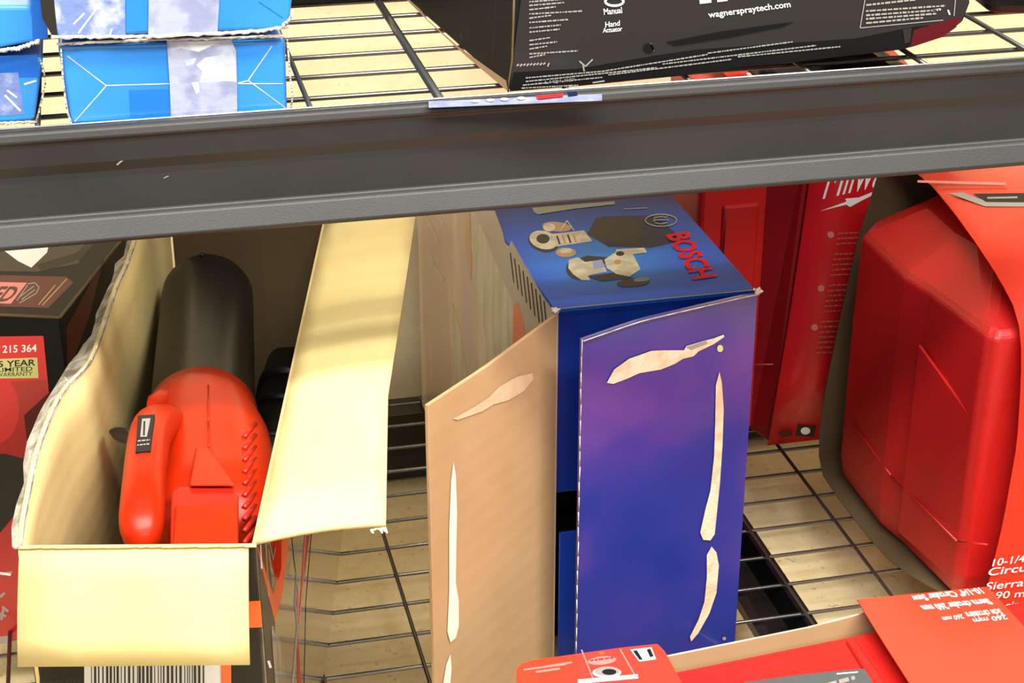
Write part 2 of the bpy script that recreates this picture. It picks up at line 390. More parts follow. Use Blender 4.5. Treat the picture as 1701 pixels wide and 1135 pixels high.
pr = Print((Vector((0, 1.3059, 0)), Vector((0, -1, 0)))); pr.line((430, 3), (470, 30), 1.4, M['bluebox_d']); pr.build('fold_crease', q2, 'dark fold line')
pr = Print((Vector((0, 1.3048, 0)), Vector((0, -1, 0)))); pr.poly([(248, -60), (368, -60), (361, 56), (246, 62)], M['tape']); pr.build('packing_tape', q2, 'dull silvery packing tape')
torn_edge('frayed_edge', [(86, 62), (170, 62), (250, 61), (360, 56), (430, 52), (480, 44)], 1.3045, q2, 7)
torn_edge('frayed_edge', [(470, 42), (480, 34), (488, 20)], 1.3045, q2, 9, 12)
def bp3(p):
    p.poly([(-60, 94), (62, 92), (66, 128), (-60, 132)], M['bluebox_d']); p.poly([(-60, 125), (30, 120), (40, 190), (-60, 196)], M['wrap'])
    for a, b in (((8, 158), (34, 184)), ((12, 150), (28, 162)), ((40, 140), (60, 134))): p.line(a, b, 3, M['white'])  # white strokes paint the highlights on the plastic wrap
q3 = blue_carton('blue_carton', 'dented blue carton at the left frame edge with torn white lower rim',
                 [(-75, 212), (58, 204), (72, 96), (-75, 96)], 1.333, .26, bp3)
torn_edge('frayed_edge', [(-70, 212), (0, 206), (58, 203)], 1.3315, q3, 5)
torn_edge('frayed_edge', [(66, 100), (72, 120), (74, 140), (62, 190), (58, 203)], 1.3315, q3, 4)
def bp4(p):
    p.poly([(51, -60), (72, -60), (78, 30), (80, 62), (54, 70)], M['bluebox_d'])
q4 = blue_carton('blue_carton', 'plain blue carton at the left frame edge stacked on the dented blue carton',
                 [(-75, 95), (68, 68), (52, 10), (-75, 10)], 1.329, .26, bp4)
torn_edge('frayed_edge', [(-70, 96), (-10, 86), (30, 80), (66, 68)], 1.327, q4, 10)
q5 = blue_carton('blue_carton', 'dark violet blue carton edge at the top left frame corner behind the plain blue carton',
                 [(-75, 10.5), (76, 60), (50, -70), (-75, -70)], 1.60, .2, lambda p: p.poly([(-60, -60), (26, -60), (27, 8), (-60, 9)], M['tape']), m='bluebox_d')
# small black carton behind
t = thing('black_carton', (.24, 1.68, UZ), 'small black carton edge at the top frame edge behind the gap in the wires', 'carton')
box('carton_body', .155, .30, 1.628, 1.74, UZ, UZ+.06, M['blackprint2'], t)

# ---------------------------------------------------------------- upper deck: black sprayer carton
fy = 1.3275
low = [(845, 153), (960, 144), (1130, 127), (1218, 114), (1327, 103), (1500, 83), (1568, 62), (1600, 36), (1612, 5), (1608, -70), (868+12, -120)]
sp = thing('sprayer_carton', (.5, 1.5, UZ), 'large black sprayer carton with white lettering leaning over the wire deck edge', 'carton')
Fp = [P(x, y, Y=fy) for x, y in low]
for p in Fp: p.z = max(p.z, UZ+.0005)
def back(p, i):
    return Vector((p.x*1.0-.012, p.y+.33, p.z))
Bp = [back(p, i) for i, p in enumerate(Fp)]
Bp[0] = P(668, -8, Z=UZ+.001); Bp[-1] = Vector((Bp[0].x-.004, Bp[0].y, Fp[-1].z))
k = len(Fp)
mesh('carton_body', Fp+Bp, [tuple(range(k)), tuple(range(2*k-1, k-1, -1))]+[(i, (i+1) % k, k+(i+1) % k, k+i) for i in range(k)], [M['blackprint'], M['blackprint2'], M['kraft']], sp,
     idx=[0, 1]+[2, 2, 2, 2, 2, 2, 1, 1, 1, 1, 1][:k], bevel=.002)
# side: kraft lower strip
sa, sb, sc = Fp[0], Bp[0], Fp[-1]
pls = plane3(sa, sb, sc); pr = Print(pls)
pr.poly([(844, 152), (841, 134), (800, 105), (761, 77), (711, 33), (694, 10), (686, -8), (672, -4), (711, 35), (775, 94)], M['kraft'])
pr.line((752, -10), (768, 66), 1.4, M['black']); pr.line((825, -10), (818, 108), 1.2, M['brown']); pr.line((712, -10), (712, 22), 2, M['grey'])
pr.build('side_print', sp)
pf = (Vector((0, fy, 0)), Vector((0, -1, 0))); pr = Print(pf)
pr.poly([(846, 152), (853, 120), (960, 114), (1090, 92), (1160, 82), (1300, 72), (1420, 64), (1520, 44), (1560, 40), (1590, 44), (1566, 61), (1500, 82), (1327, 102), (1218, 113), (1130, 126), (960, 143)], M['blackprint2'])
pr.poly([(1518, 50), (1592, 28), (1598, 35), (1567, 61), (1512, 79)], M['darkred'])
for i, (y, w) in enumerate(((2, 62), (8, 58), (15, 44), (22, 88), (29, 36), (36, 64), (45, 52), (52, 50), (66, 34), (73, 46), (80, 30), (88, 80), (94, 26))):
    pr.micro((879, y+1), (879+w, y-5+1), 2.6, M['grey'], i)
pr.text('Manual', (1003, 24), (1033, 21), (1002, 14), M['white'], .01); pr.ring(1020, 2, 17, 9, 4, M['white'])
pr.text('Hand', (1005, 45), (1029, 42), (1005, 36), M['white'], .01); pr.text('Actuator', (1001, 54), (1033, 51), (1001, 46), M['white'], .01)
pr.text('wagnerspraytech.com', (1177, 29), (1313, 11), (1175, 19), M['white'], .012)
pr.poly([(1162, 6), (1181, 4), (1181, -10), (1160, -10)], M['white']); pr.poly([(1191, 3), (1208, 1), (1208, -8), (1191, -8)], M['white'])
for a, b in (((1428, 46), (1436, 0)), ((1428, 46), (1566, 33)), ((1584, 26), (1588, -20)), ((1436, 0), (1437, -20))): pr.line(a, b, 1.5, M['grey'])
for i, (y, x1) in enumerate(((8, 1520), (18, 1570), (25, 1560), (31, 1556), (38, 1534))): pr.micro((1438, y), (x1, y-9), 3.2, M['grey'], i)
pr.line((1549, 17), (1562, 15), 3, M['white']); pr.line((1574, 16), (1577, 24), 2.5, M['white'])
for i, (a, b) in enumerate((((873, 129), (1000, 118)), ((1000, 118), (1175, 90)), ((1175, 88), (1316, 69)), ((873, 135), (1090, 112)), ((1100, 106), (1355, 75)), ((868, 141), (1000, 128)), ((1010, 124), (1215, 98)), ((1225, 94), (1395, 77)), ((866, 146), (960, 141)))):
    pr.micro(a, b, 2.3, M['grey'], i)
pr.text('LIQUID', (905, 139), (955, 134), (905, 134), M['grey'])
for i in range(9): x = 858+i*5.5; pr.line((x, 109+i % 2-i*.3), (x+3.5, 106-i*.3), 2.6, M['grey'])
for a, b in (((962, 101), (972, 110)), ((972, 110), (984, 98)), ((968, 108), (970, 118)), ((984, 137), (1004, 134)), ((909, 110), (912, 104))): pr.line(a, b, 2.4, M['grey'])
pr.blob(1077, 80, 9, 8, M['blackprint2']); pr.line((1080, 72), (1085, 84), 2, M['grey'])
pr.poly([(1106, 70), (1200, 52), (1320, 36), (1300, 44), (1210, 62), (1120, 76)], M['blackprint2'])
pr.poly([(1499, 48), (1514, 46), (1511, 70), (1502, 72)], M['brown'])
pr.build('front_print', sp, 'white product lettering and web address on black')
A = [P(x, y, Y=fy-.0006) for x, y in ((853, -30), (851, 40), (849, 100), (844, 135), (843, 153))]
B = [P(x+3.5, y, Y=fy-.0008) for x, y in ((853, -30), (851, 40), (849, 100), (843, 135), (842, 153))]
strip('worn_corner', A, B, M['kraft_dark'], sp, t=.0006)
t = thing('black_tool_bag', (.86, 1.53, UZ), 'rounded black case bottom at the top right frame corner on the upper deck', 'case')
hexa('case_body', [(.776, 1.447, UZ), (.95, 1.40, UZ), (.97, 1.62, UZ), (.80, 1.62, UZ)], [(.766, 1.452, UZ+.14), (.94, 1.40, UZ+.14), (.97, 1.62, UZ+.14), (.79, 1.62, UZ+.14)], M['rubber'], t, bevel=.014, segs=5)
# sticker strip on the beam
t = thing('shelf_label_strip', (.30, 1.305, .6512), 'narrow blue white and red label strip on top of the dark grey beam', 'label')
lb = mesh('paper_strip', [P(712, 178, Z=.6520), P(712, 168.5, Z=.6520), P(1000, 156, Z=.6520), P(1000, 166, Z=.6520)], [(0, 1, 2, 3)], M['tape'], t, solid=.0006)
pr = Print((Vector((0, 1.3, .6528)), Vector((0, 0, 1))))
pr.poly([(893, 165), (935, 161), (936, 155), (890, 159)], M['redlabel'])
for x in (790, 815, 838, 866): pr.blob(x, 168-(x-790)*.06, 7, 2.4, M['white'])
pr.poly([(944, 160), (960, 158), (958, 152), (942, 154)], M['navy_d']); pr.build('strip_print', t)

# ---------------------------------------------------------------- lower deck: black and red carton, far left
ya = math.radians(19); dv = Vector((math.sin(ya), math.cos(ya), 0)); du = Vector((math.cos(ya), -math.sin(ya), 0))
O = Vector((-.0735, 1.597, 0)); hh = .366
bc = thing('black_red_carton', (-.11, 1.7, 0), 'black and red power tool carton at the left frame edge beside the open yellow carton', 'carton')
bl, br = O-du*.16, O; bkr, bkl = O+dv*.34, O-du*.16+dv*.34
U_ = Vector((0, 0, hh))
hexa('carton_body', [bl, br, bkr, bkl], [bl+U_, br+U_, bkr+U_, bkl+U_], [M['blackprint2']], bc, bevel=.0025, segs=3)
plf = (O, -dv); pr = Print(plf)
pr.poly([(-60, 560), (72, 558), (80, 640), (84, 700), (-60, 700)], M['redlabel'])
pr.poly([(-60, 640), (78, 630), (84, 700), (88, 760), (86, 830), (80, 1000), (60, 1060), (-60, 1075)], M['redprint'])
pr.blob(-8, 680, 40, 58, M['redlabel']); 
pr.poly([(-60, 754), (10, 754), (70, 770), (70, 800), (0, 886), (-60, 930)], M['black'])
pr.poly([(40, 690), (84, 650), (84, 700), (70, 730), (45, 735)], M['darkred'])
pr.text('06 215 364', (-18, 587), (61, 584), (-18, 575), M['white'], .015)
pr.poly([(-20, 597), (62, 594), (64, 628), (-20, 629)], M['green'])
pr.text('5 YEAR', (-3, 610), (59, 607), (-3, 600), M['black'], .02); pr.text('LIMITED', (-4, 618), (54, 616), (-4, 611), M['black'], .01); pr.text('WARRANTY', (-6, 626), (54, 624), (-6, 619), M['black'], .005)
for a, b in (((2, 954), (20, 951)), ((0, 992), (8, 985)), ((4, 1008), (14, 1016)), ((0, 1020), (10, 1024)), ((2, 1030), (6, 1012))): pr.line(a, b, 4.5, M['grey'])
pr.line((0, 952), (18, 955), 4, M['white']); pr.poly([(-60, 1062), (18, 1056), (14, 1068), (-60, 1080)], M['grey'])
pr.build('front_print', bc, 'red front print with white number and green warranty sticker')
plt_ = (O+U_, Vector((0, 0, 1))); pr = Print(plt_)
pr.poly([(-60, 456), (110, 460), (122, 470), (80, 512), (-60, 508)], M['darkred'])
pr.poly([(-60, 380), (150, 380), (130, 438), (60, 452), (-60, 450)], M['rubber'])
pr.poly([(60, 440), (128, 420), (160, 385), (172, 385), (136, 430), (70, 452)], M['brown'])
pr.poly([(-10, 404), (30, 398), (84, 396), (78, 420), (52, 445), (30, 434)], M['white'])
pr.poly([(-40, 468), (45, 470), (18, 505), (-50, 502)], M['pinkgrey']); pr.text('LED', (-32, 500), (16, 501), (-12, 476), M['darkred'], .03)
for a, b in (((46, 472), (58, 470)), ((58, 470), (65, 478)), ((65, 478), (60, 488)), ((60, 488), (32, 504)), ((28, 500), (46, 474)), ((30, 496), (56, 476)), ((36, 498), (58, 482))): pr.line(a, b, 1.6, M['grey'])
for a, b in (((70, 508), (111, 464)), ((64, 507), (92, 474))): pr.line(a, b, 1.8, M['kraft'])
pr.build('lid_print', bc)
for a, b, n in ((bl+U_, br+U_, 0), (br+U_, bkr+U_, 1)):
    rods('worn_rim', [(a+Vector((0, 0, -.0005)), b+Vector((0, 0, -.0005)), .0016)], M['kraft_dark'], bc)
pls = (O, du); pr = Print(pls); pr.poly([(110, 545), (150, 470), (172, 430), (150, 520), (125, 590), (112, 610)], M['darkred']); pr.build('side_print', bc)

# ---------------------------------------------------------------- open yellow carton with the leaf blower
yb = math.radians(12.2); cv = Vector((math.sin(yb), math.cos(yb), 0)); cu = Vector((math.cos(yb), -math.sin(yb), 0))
CO = Vector((.0672, 1.108, 0)) - cu*.1705; CW, CL, Hh = .1705, .66, .39
def cp(u, v, z): return CO+cu*u+cv*v+Vector((0, 0, z))
ct = thing('blower_carton', tuple(cp(CW/2, CL/2, 0)), 'open leaf blower carton with pale yellow inside and flaps spread', 'carton')
T = .004
def wall(name, u0, u1, v0, v1, z0, z1, m, idx=None):
    return hexa(name, [cp(u0, v0, z0), cp(u1, v0, z0), cp(u1, v1, z0), cp(u0, v1, z0)], [cp(u0, v0, z1), cp(u1, v0, z1), cp(u1, v1, z1), cp(u0, v1, z1)], m, ct, bevel=.0008, idx=idx)
wall('left_wall', 0, T, 0, CL, 0, .16, [M['yellow_v'], M['brown']], [0, 0, 1, 0, 1, 1])
wall('right_wall', CW-T, CW, 0, CL, 0, Hh, [M['yellow_v'], mat('glossy_brown_wrap', (66, 58, 48), .06, coat=1, spec=.8, bump=.2, bscale=22, var=(92, 76, 58), vscale=18, vdetail=3)], [0, 0, 1, 1, 1, 0])
wall('front_wall', -.003, CW-.0002, 0, T, 0, Hh-.001, [M['yellow_v'], M['brown']], [0, 0, 1, 0, 0, 0])
wall('back_wall', T, CW-T, CL-T, CL, 0, Hh+.09, M['kraft_dark'])  # kraft darkened to paint the shade inside the carton
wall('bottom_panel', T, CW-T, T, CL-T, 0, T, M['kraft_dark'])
# flaps
ft = [cp(0-.0005, -.002, Hh), cp(CW+.0005, -.002, Hh)]
tp = P(15, 1125, Y=1.03); 
fv = [(u, -.002-.034*s-.004*math.sin(s*3), Hh-.079*s) for s in (0, .25, .5, .75, 1) for u in (0,)]
A = [cp(-.0025*i/4, v, z) for i, (u, v, z) in enumerate(fv)]; B = [cp(CW-.006, v, z) for u, v, z in fv]
strip('front_flap', A, B, M['yellow_v'], ct, n=4, t=.0035)
torn = []
ra = resample([cp(CW, 0, Hh), cp(CW, .30, Hh), cp(CW, CL-.01, Hh)], 12)
rbp = resample([P(641, 875, Z=.395), P(645, 645, Z=.400), P(657, 588, Z=.401), P(691, 360, Z=.398), P(700, 300, Z=.397)], 12)
strip('right_flap', ra, rbp, M['yellow'], ct, n=6, t=.0035, bow=(0, 0, .003))
pr = Print((Vector((0, 0, .3955)), Vector((0, 0, 1))))
# frayed corner of the flap
rods('frayed_corner', [(P(616+i*2.4, 880-i*.4, Z=.394), P(618+i*2.4+random.uniform(-3, 3), 883+random.uniform(-4, 4), Z=.393), .0007) for i in range(11)], M['paper'], ct)
hin = resample([cp(0, 0, Hh), cp(0, CL*.98, Hh)], 34)
edge_in = resample([P(x, y, Z=z) for x, y, z in ((32, 905, .395), (42, 850, .405), (58, 765, .42), (66, 738, .425), (84, 690, .43), (108, 642, .43), (150, 605, .43), (160, 580, .43), (196, 470, .43), (212, 438, .43), (225, 398, .43), (236, 350, .43), (246, 300, .43))], 34)
edge_out0 = resample([P(x, y, Z=z) for x, y, z in ((22, 912, .39), (30, 850, .40), (38, 800, .405), (48, 738, .42), (60, 700, .42), (86, 645, .42), (118, 605, .42), (140, 570, .42), (172, 500, .42), (196, 440, .42), (190, 428, .42), (212, 420, .42), (220, 385, .42), (232, 330, .42), (240, 300, .42))], 34)
low_l = resample([cp(.001, 0, .155), cp(.001, CL*.98, .155)], 34)
edge_in[0] = cp(.001, .0, Hh+.002)
edge_in = resample(edge_in+[cp(.002, CL-.002, .46)], 34); low_l[-1] = cp(.001, CL-.002, .155)
strip('left_wall_upper', low_l, edge_in, [M['yellow_v']], ct, n=7, t=.003)
edge_out = resample(edge_out0+[cp(-.003, CL-.002, .45)], 34)
e2 = [p+Vector((random.uniform(-.0025, .0015), random.uniform(-.002, .002), random.uniform(-.003, .002))) for p in edge_out]
strip('torn_edge', edge_in, e2, M['torn'], ct, n=2, t=.002, smooth=False, jig=.0012)
rods('paper_fibre', [(edge_in[i]+Vector((0, random.uniform(-.01, .01), 0)), edge_in[i]+Vector((random.uniform(-.006, .001), random.uniform(-.012, .012), random.uniform(0, .004))), .0004) for i in (3, 4, 8, 9, 10, 15, 21, 22, 27)]+
     [(edge_in[i], edge_in[i+1], .0007) for i in range(33)], M['paper'], ct)
rods('frayed_edge', [(cp(u/20*CW, -.003, Hh+.0008), cp((u+1)/20*CW, -.003, Hh+.0008+random.uniform(0, .0008)), .0011) for u in range(20)], M['yellow'], ct)
# outside print of the right side, with gloss streaks painted on the wrap
prn = Print((cp(CW, 0, 0), cu))
def RS(v, z): return cp(CW, v, z)
def q4(p, v0, v1, z0, z1, m, sh=0): p.add3([RS(v0, z0), RS(v1, z0+sh), RS(v1, z1+sh), RS(v0, z1)], m)
prn.poly([(419, 900), (444, 896), (455, 1000), (461, 1135), (480, 1400), (400, 1400), (400, 1135)], M['blackprint'])
prn.poly([(470, 886), (482, 884), (470, 985), (456, 1034), (452, 998)], M['orangeprint'])
prn.poly([(400, 1002), (456, 994), (457, 1035), (400, 1043)], M['orangeprint'])
prn.poly([(506, 890), (514, 890), (505, 960), (494, 1040), (500, 1135), (498, 1400), (488, 1400), (494, 1135), (492, 1020), (497, 960)], M['orange_d'])
for pts, w, m in ((((485, 886), (494, 930), (490, 1000), (494, 1040), (486, 1135)), 3.5, 'grey'), (((507, 886), (503, 960), (497, 1036), (492, 980)), 2, 'pinkgrey'), (((441, 900), (446, 990)), 2.5, 'kraft'), (((448, 905), (453, 930), (459, 900)), 2.2, 'grey'), (((452, 1040), (460, 1090), (466, 1135)), 4, 'grey'), (((416, 1112), (432, 1118), (438, 1130)), 3, 'white'), (((445, 1098), (449, 1110)), 4, 'white'), (((432, 905), (434, 945)), 2.5, 'white')):
    for a, b in zip(pts, pts[1:]): prn.line(a, b, w, M[m])
gl = mat('painted_rust_reflection', (120, 70, 42), .06, coat=1, spec=.8, var=(84, 66, 50), vscale=30, stretch=(1, 1, .2)); gs = mat('painted_silver_gloss', (170, 168, 164), .12, coat=.8, var=(96, 90, 82), vscale=40, stretch=(1, 1, .2))  # brownish reflections and silver gloss of the wrap, put into the colour
prn.poly([(517, 886), (540, 886), (528, 1000), (514, 1135), (503, 1300), (498, 1300), (505, 1135), (508, 1000)], gl)
prn.poly([(484, 886), (504, 886), (500, 950), (496, 1010), (492, 960), (488, 930)], gs); prn.poly([(450, 1045), (462, 1060), (478, 1135), (470, 1300), (455, 1300), (456, 1135)], gs)
for p_ in prn.v:
    w_ = (p_-CO).dot(cv)
    if w_ < .0005: p_ += cv*(.0005-w_)
    p_.z = min(max(p_.z, .002), Hh-.001)
prn.build('side_print', ct, 'black side print with an orange band and gloss streaks painted on the wrap')
prn = Print((cp(0, 0, 0), -cv))
prn.poly([(140, 1100), (372, 1100), (376, 1400), (140, 1400)], M['white'])
prn.poly([(400, 1000), (440, 998), (440, 1042), (400, 1044)], M['orangeprint'])
prn.text('Hyper Max', (66, 1138), (136, 1136), (66, 1128), M['black'], .02)
R = random.Random(3); x = 152
while x < 345: w = R.choice((1.5, 2.5, 4)); prn.line((x, 1100), (x+1, 1300), w, M['black']); x += w+R.choice((2, 3, 4.5))
prn.poly([(367, 1100), (384, 1100), (386, 1300), (368, 1300)], M['orangeprint'])
for p_ in prn.v:
    w_ = (p_-CO).dot(cu)
    if w_ > CW-.0005: p_ -= cu*(w_-CW+.0005)
prn.build('front_label', ct, 'white barcode label on the carton front')

# leaf blower lying in the carton
lbw = thing('leaf_blower', tuple(cp(.09, .3, T)), 'orange leaf blower with black tube lying inside the open yellow carton', 'leaf blower')
def loft(name, rings, m, parent, n=32, cap=True, smooth=True):
    """rings: (centre, axis, ru, rw, exponent) ; ru across, rw upright"""
    v = []; f = []
    for c, ax, ru, rw, e in rings:
        ax = Vector(ax).normalized(); u = ax.cross(Vector((0, 0, 1))).normalized(); w = u.cross(ax)
        for i in range(n):
            t = 2*math.pi*i/n; c_, s_ = math.cos(t), math.sin(t)
            v.append(Vector(c)+u*ru*math.copysign(abs(c_)**e, c_)+w*rw*math.copysign(abs(s_)**e, s_))
    for k in range(len(rings)-1):
        for i in range(n): a = k*n+i; b = k*n+(i+1) % n; f.append((a, b, b+n, a+n))
    if cap: f += [tuple(range(n-1, -1, -1)), tuple(range((len(rings)-1)*n, len(rings)*n))]
    return mesh(name, v, f, m, parent, smooth=smooth)
a0 = P(336, 700, Z=.322); a1 = P(345, 487, Z=.322); ax = (a1-a0).normalized()
rr = .0475
loft('blower_tube', [(a0-ax*.03, ax, rr*.98, rr*.98, 1), (a0+ax*.0, ax, rr, rr, 1), (a1-ax*.03, ax, rr*.99, rr*.99, 1), (a1-ax*.008, ax, rr*.98, rr*.98, 1), (a1, ax, rr*.93, rr*.93, 1)], M['tube'], lbw)
rods('screw_hole', [(P(336, 424, Z=.3685), P(336, 424, Z=.3685)+Vector((0, 0, .0014)), .003)], M['black'], lbw)
f0 = P(332, 905, Z=.318)
mid = a0.lerp(f0, .5)
side = ax.cross(Vector((0, 0, 1))).normalized()
bd = loft('motor_housing', [(a0+ax*.012, ax, rr*.985, rr*.985, 1), (a0+ax*.010, ax, rr*1.05, rr*1.05, 1), (a0-ax*.01, ax, rr*1.07, rr*1.08, 1), (a0-ax*.05+side*.006, ax, rr*1.14, rr*1.10, .92),
     (a0-ax*.10+side*.008, ax, rr*1.20, rr*1.02, .85), (a0-ax*.15+side*.009, ax, rr*1.24, rr*.97, .8), (a0-ax*.235+side*.009, ax, rr*1.20, rr*.97, .8)], M['orange'], lbw, n=40)
# crown seam, recessed deck, facets
def onbody(x, y, z): return P(x, y, Z=z)
ztop = a0.z+rr*1.04
slab('recess_panel', [onbody(284, 818, .3765), onbody(296, 808, .3765), onbody(388, 808, .3765), onbody(396, 822, .3765), onbody(396, 925, .372), onbody(282, 925, .372)], (0, 0, 1), .006, M['orange_d'], lbw, bevel=.0015)
slab('battery_cover', [onbody(290, 838, .379), onbody(394, 834, .379), onbody(396, 925, .375), onbody(286, 925, .375)], (0, 0, 1), .006, M['orange'], lbw, bevel=.002)
mesh('top_facet', [onbody(326, 742, .378), onbody(346, 742, .378), onbody(392, 808, .380), onbody(314, 808, .380), onbody(326, 742, .368), onbody(346, 742, .368), onbody(392, 808, .370), onbody(314, 808, .370)],
     [(0, 1, 2, 3), (7, 6, 5, 4), (0, 1, 5, 4), (1, 2, 6, 5), (2, 3, 7, 6), (3, 0, 4, 7)], M['orange'], lbw, bevel=.002)
rods('moulding_seam', [(onbody(346, 640, .3735), onbody(346, 700, .375), .0008), (onbody(346, 700, .375), onbody(347, 742, .3765), .0008)], M['orange'], lbw)
# vent fins
for i in range(11):
    y = 712+i*19.5
    a = onbody(406, y+14, .3655); b = onbody(424, y-8, .358)
    rods('vent_slot', [(a, b, .0022)], M['orange_d'], lbw, n=6)
# handle: arched grip on the left of the body
hz = .385
hp = [(P(290, 712, Z=.345), .018), (P(262, 700, Z=.372), .019), (P(247, 722, Z=hz), .0172), (P(240, 790, Z=hz), .0165), (P(236, 850, Z=hz-.003), .0174), (P(234, 900, Z=.370), .0176), (P(231, 968, Z=.330), .0176)]
rg = []
for i, (p, r) in enumerate(hp):
    q = hp[min(i+1, len(hp)-1)][0]-hp[max(i-1, 0)][0]
    rg.append((p, -q, r, r*.95, .85))
hdl = loft('grip_handle', rg, M['orange'], lbw, n=20)
s_ = hdl.modifiers.new('sub', 'SUBSURF'); s_.levels = s_.render_levels = 2
loft('housing_shoulder', [(P(300, 690, Z=.338), (1, -.2, .1), .024, .022, .9), (P(275, 690, Z=.350), (1, -.2, .1), .024, .024, .9), (P(252, 692, Z=.358), (1, -.2, .1), .017, .018, .9)], M['orange'], lbw, n=20)
ra_ = P(243, 745, Z=hz); lz = hz+.0172
lab = [P(x, y, Z=lz) for x, y in ((229, 690), (257, 688), (250, 748), (225, 750))]
slab('switch_label', lab, (0, 0, 1), .004, M['black'], hdl, bevel=.0004)
pr = Print((Vector((0, 0, lz)), Vector((0, 0, 1))))
pr.poly([(236, 696), (250, 695), (247, 712), (244, 726), (233, 726)], M['grey']); pr.micro((229, 733), (249, 731), 2.6, M['grey'], 1); pr.micro((228, 740), (248, 738), 2.6, M['grey'], 2); pr.line((240, 700), (239, 724), 3, M['black'])
pr.build('label_print', hdl)
mesh('trigger', [P(x, y, Z=z) for x, y, z in ((178, 716, .365), (192, 709, .372), (216, 712, .376), (224, 735, .376), (206, 738, .370), (190, 731, .362))]+[P(x, y, Z=z-.016) for x, y, z in ((178, 716, .365), (192, 709, .372), (216, 712, .376), (224, 735, .376), (206, 738, .370), (190, 731, .362))],
     [tuple(range(6)), tuple(range(11, 5, -1))]+[(i, (i+1) % 6, 6+(i+1) % 6, 6+i) for i in range(6)], M['rubber'], lbw, bevel=.003)
# dark extension tube and battery deeper in the carton
nz = thing('blower_nozzle', tuple(cp(.14, .45, T)), 'black ribbed nozzle deep in the open carton right of the leaf blower', 'nozzle')
n0, nm, n1 = cp(.128, .03, .13), cp(.128, .45, .13), cp(.128, .625, .13)
loft('nozzle_tube', [(n0, cv, .036, .122, .5), (nm, cv, .036, .122, .5), (n1, cv, .035, .118, .5)], M['rubber'], nz)
for v, w in ((.36, .012), (.42, .006), (.50, .006), (.56, .01)): loft('rib', [(cp(.128, v, .13), cv, .0368, .1245, .5), (cp(.128, v+w, .13), cv, .0368, .1245, .5)], M['tube'], nz)

# ---------------------------------------------------------------- router carton
rc = thing('router_carton', (.46, 1.72, 0), 'tall glossy blue router carton with torn open front flaps', 'carton')
RH = .402; yF = 1.432
FL, FR, BR, BL = Vector((.371, yF, 0)), Vector((.565, yF, 0)), Vector((.563, 2.03, 0)), Vector((.349, 2.03, 0))
def rq(name, pts, n, t, m, bevel=.0006, parent=rc): return slab(name, pts, n, t, m, parent, bevel)
Uz = Vector((0, 0, RH))
rq('top_panel', [FL+Uz, FR+Uz, BR+Uz, BL+Uz], (0, 0, 1), .004, M['burst'])
nl = (BL-FL).cross(Vector((0, 0, 1))).normalized()
if nl.x > 0: nl = -nl
rq('left_panel', [FL+Vector((0, 0, .0)), BL, BL+Uz-Vector((0, 0, .0041)), FL+Uz-Vector((0, 0, .0041))], nl, .004, M['sideart'])
rq('right_panel', [FR, BR, BR+Uz-Vector((0, 0, .0041)), FR+Uz-Vector((0, 0, .0041))], (1, 0, 0), .004, M['navy'])
rq('bottom_panel', [FL+Vector((.005, .006, .004)), FR+Vector((-.005, .006, .004)), BR+Vector((-.005, -.006, .004)), BL+Vector((.005, -.006, .004))], (0, 0, 1), .004, M['kraft'])
rq('back_panel', [BL+Vector((.005, 0, 0)), BR+Vector((-.005, 0, 0)), BR+Uz+Vector((-.005, 0, -.005)), BL+Uz+Vector((.005, 0, -.005))], (0, 1, 0), .004, M['navy'])
rq('upper_minor_flap', [Vector((.3755, yF+.003, RH-.001)), Vector((.5605, yF+.003, RH-.001)), Vector((.5605, yF+.004, .205)), Vector((.3755, yF+.004, .205))], (0, -1, 0), .003, M['navy'])
rq('lower_minor_flap', [Vector((.379, yF+.001, .004)), Vector((.5605, yF+.001, .004)), Vector((.5605, yF+.002, .160)), Vector((.379, yF+.002, .160))], (0, -1, 0), .003, M['navy'])
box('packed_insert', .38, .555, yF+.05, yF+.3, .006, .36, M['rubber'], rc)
# kraft (inside) face of the left flap
oT = P(705, 672, Z=.398); oB = Vector((oT.x+.001, oT.y+.002, .003))
hT = [FL+Vector((-.001, -.0015, z)) for z in (.400, .396)]
top = resample([FL+Vector((-.0015, -.002, .398)), P(800, 610, pl=plane3(FL, FL+Uz, oT)), oT], 10)
bot = resample([FL+Vector((-.0015, -.002, .003)), oB], 10)
lf = strip('left_front_flap', top, bot, [M['kraft']], rc, n=1, t=-.0035, bevel=.0006, smooth=False)
lfp = plane3(FL, FL+Uz, oT)
lfp = (lfp[0]+lfp[1]*.0, lfp[1])
pr = Print((lfp[0]+lfp[1]*.0042, lfp[1]))
pr.poly([(753, 768), (757, 790), (759, 850), (758, 900), (757, 968), (762, 1000), (762, 1040), (757, 1060), (748, 1068), (743, 1050), (746, 980), (746, 880), (749, 800)], M['scar_w'])
pr.poly([(748, 1087), (750, 1110), (748, 1135), (742, 1260), (734, 1260), (736, 1135), (741, 1105)], M['scar_w'])
scar2 = mat('faint_glue_scar', (218, 190, 154), .8, var=(212, 180, 140), vscale=60)
pr.poly([(884, 620), (886, 630), (870, 650), (845, 665), (820, 672), (800, 684), (760, 698), (752, 696), (790, 675), (812, 660), (830, 642), (858, 626)], scar2)
pr.build('glue_scar', lf, 'pale torn glue marks on the kraft inside')
rT = P(963, 562, Z=.394); rB = Vector((rT.x+.001, rT.y+.003, .003))
rfp = plane3(FR, FR+Uz, rT)
fo = Vector((.0015, -.0035, 0))
top = resample([FR+Vector((0, 0, .400)), P(1150, 506, pl=rfp), P(1050, 532, pl=rfp), rT], 14)
top = [Vector((p.x, p.y, min(p.z, .4005))) for p in top]
bot = resample([FR+fo+Vector((0, 0, .003)), rB], 14)
n_ = rfp[1]
top = [p+n_*.0037 for p in top]; bot = [p+n_*.0037 for p in resample([FR+Vector((0, 0, .003)), rB], 14)]
